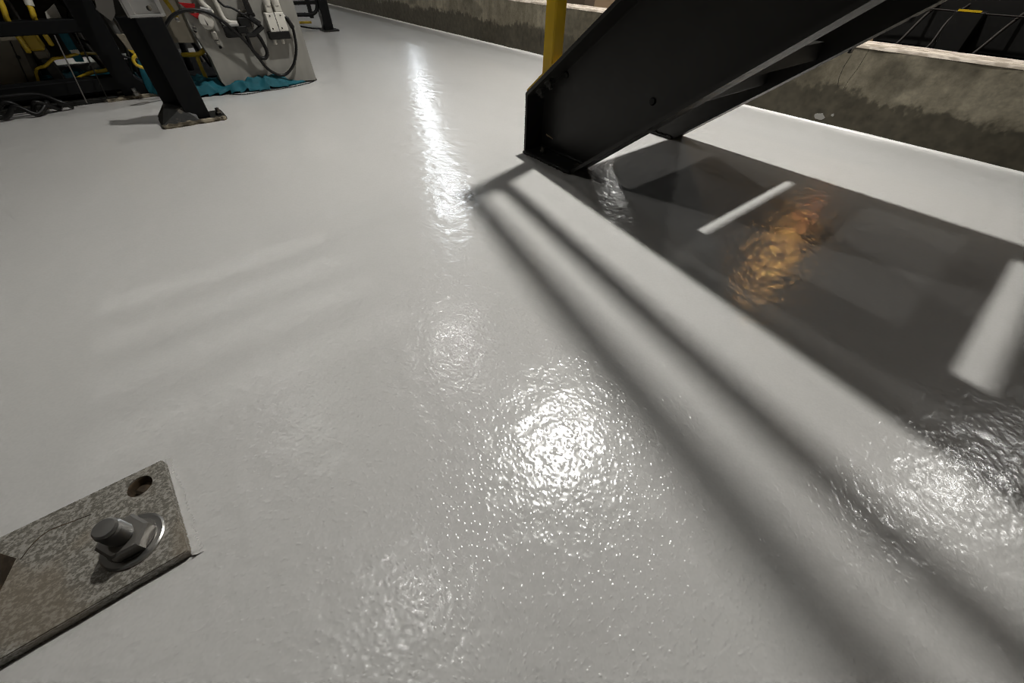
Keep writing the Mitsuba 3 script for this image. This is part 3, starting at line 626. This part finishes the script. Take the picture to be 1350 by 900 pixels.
# ------------------------------------------------------------------ guard frame beyond the control panel
gf = 'guard_frame'
tag(gf, 'black guard frame with round rails standing behind the grey control panel', 'guard frame')
add(gf + '__post', box([-4.66, 1.480, .01], [-4.58, 1.560, 1.0], .004), 'frame_paint')
add(gf + '__foot', box([-4.68, 1.46, 0], [-4.55, 1.60, .012], .002), 'dirty_black')
add(gf + '__foot__gusset', hull([[-4.62, 1.48, .012], [-4.62, 1.455, .012], [-4.62, 1.48, .06], [-4.60, 1.48, .012], [-4.60, 1.455, .012], [-4.60, 1.48, .06]]), 'frame_paint')
add(gf + '__rail', box([-4.64, .70, .190], [-4.60, 1.48, .215], .004), 'frame_paint')
add(gf + '__loop', tube(spline([[-4.61, .75, .118], [-4.61, 1.10, .124], [-4.61, 1.30, .126], [-4.61, 1.385, .122], [-4.61, 1.445, .140], [-4.61, 1.472, .185], [-4.61, 1.475, .25], [-4.61, 1.475, .6]], 8), .014, 12), 'frame_paint', True)
add(gf + '__strut', box([-4.63, 1.385, .098], [-4.60, 1.415, .30], .003), 'frame_paint')
add(gf + '__hook', tube([[-4.62, .80, .40], [-4.62, .80, .2]], .012, 8), 'frame_paint')
add(gf + '__post', box([-4.66, .68, .0], [-4.58, .76, 1.0], .004), 'frame_paint')
add('cable_grip', tube(spline([(-4.85, 1.20, .045), (-4.86, 1.27, .047), (-4.87, 1.33, .046), (-4.87, 1.46, .044)], 5), np.array([.020] * 6 + [.016] * 5 + [.010] * 5), 10), 'yellow_hose', True)
tag('cable_grip', 'yellow cable grip lying behind the black guard frame', 'cable grip')
add('cable_grip__cable', tube(spline([(-4.86, 1.30, .03), (-4.75, 1.42, .012), (-4.62, 1.48, .02)], 4), .006, 8), 'black_rubber', True)
add('cable_grip__rest', box([-4.90, 1.10, 0], [-4.80, 1.28, .026], .003), 'dirty_black')

# ------------------------------------------------------------------ beyond the low wall
def carton(key, x0, x1, y0, y1, z, m, label):
    add(key + '__body', box([x0, y0, 0], [x1, y1, z], .006), m)
    add(key + '__tape', box([(x0 + x1) / 2 - .03, y0 - .001, z * .2], [(x0 + x1) / 2 + .03, y0 + .001, z]), 'kraft_mid')
    tag(key, label, 'carton')
carton('carton', -2.58, -2.05, 2.86, 3.4, .62, 'kraft', 'tan carton beyond the low wall, touching the stair in view')
carton('carton_001', -2.70, -2.585, 2.88, 3.4, .60, 'kraft_mid', 'narrow brown carton beyond the low wall, between a tan and a dark one')
carton('carton_002', -4.3, -2.705, 2.90, 3.5, .58, 'kraft_dark', 'dark brown carton beyond the low wall behind the yellow post')
de = 'dark_equipment'
tag(de, 'black machinery beyond the low wall at the right', 'machinery')
add(de + '__bed', box([-.95, 2.80, 0], [3.6, 3.9, .24], .01), 'far_black')
add(de + '__cover', box([-.90, 2.98, .24], [3.5, 3.85, .46], .02), 'far_black')
add(de + '__sign', box([-.492, 2.894, .394], [-.412, 2.90, .401]), 'yellow_paint'); labels[de + '__sign'] = {'label': 'thin yellow strip on the machinery'}
add(de + '__bracket', box([-.50, 2.895, .24], [-.40, 2.985, .395], .003), 'far_black')
r3 = np.random.default_rng(5)
for i in range(9):
    x = -.7 + .17 * i + .07 * r3.random()
    add(de + '__pipe', tube(spline([[x, 2.84, .24], [x + .02, 2.86, .28], [x + .05 * r3.random(), 2.92, .36], [x + .12 * r3.random(), 2.99, .42]], 4), .005 + .006 * r3.random(), 8), 'brown_dark', True)
add(de + '__conduit', tube(spline([[-.9, 2.93, .385], [-.6, 2.935, .392], [-.3, 2.93, .39], [.4, 2.93, .40]], 8), .003, 8), 'brown_dark', True)
add('paper_tag', hull([[-.775, 2.88, .262], [-.735, 2.88, .258], [-.742, 2.88, .282], [-.768, 2.88, .284], [-.775, 2.884, .262], [-.735, 2.884, .258], [-.742, 2.884, .282]]), 'kraft'); tag('paper_tag', 'small tan paper tag on the dark machinery just above the low wall', 'tag')
add('paper_tag__tie', tube([[-.755, 2.884, .28], [-.755, 2.905, .30], [-.755, 2.985, .32]], .002, 6), 'far_black')
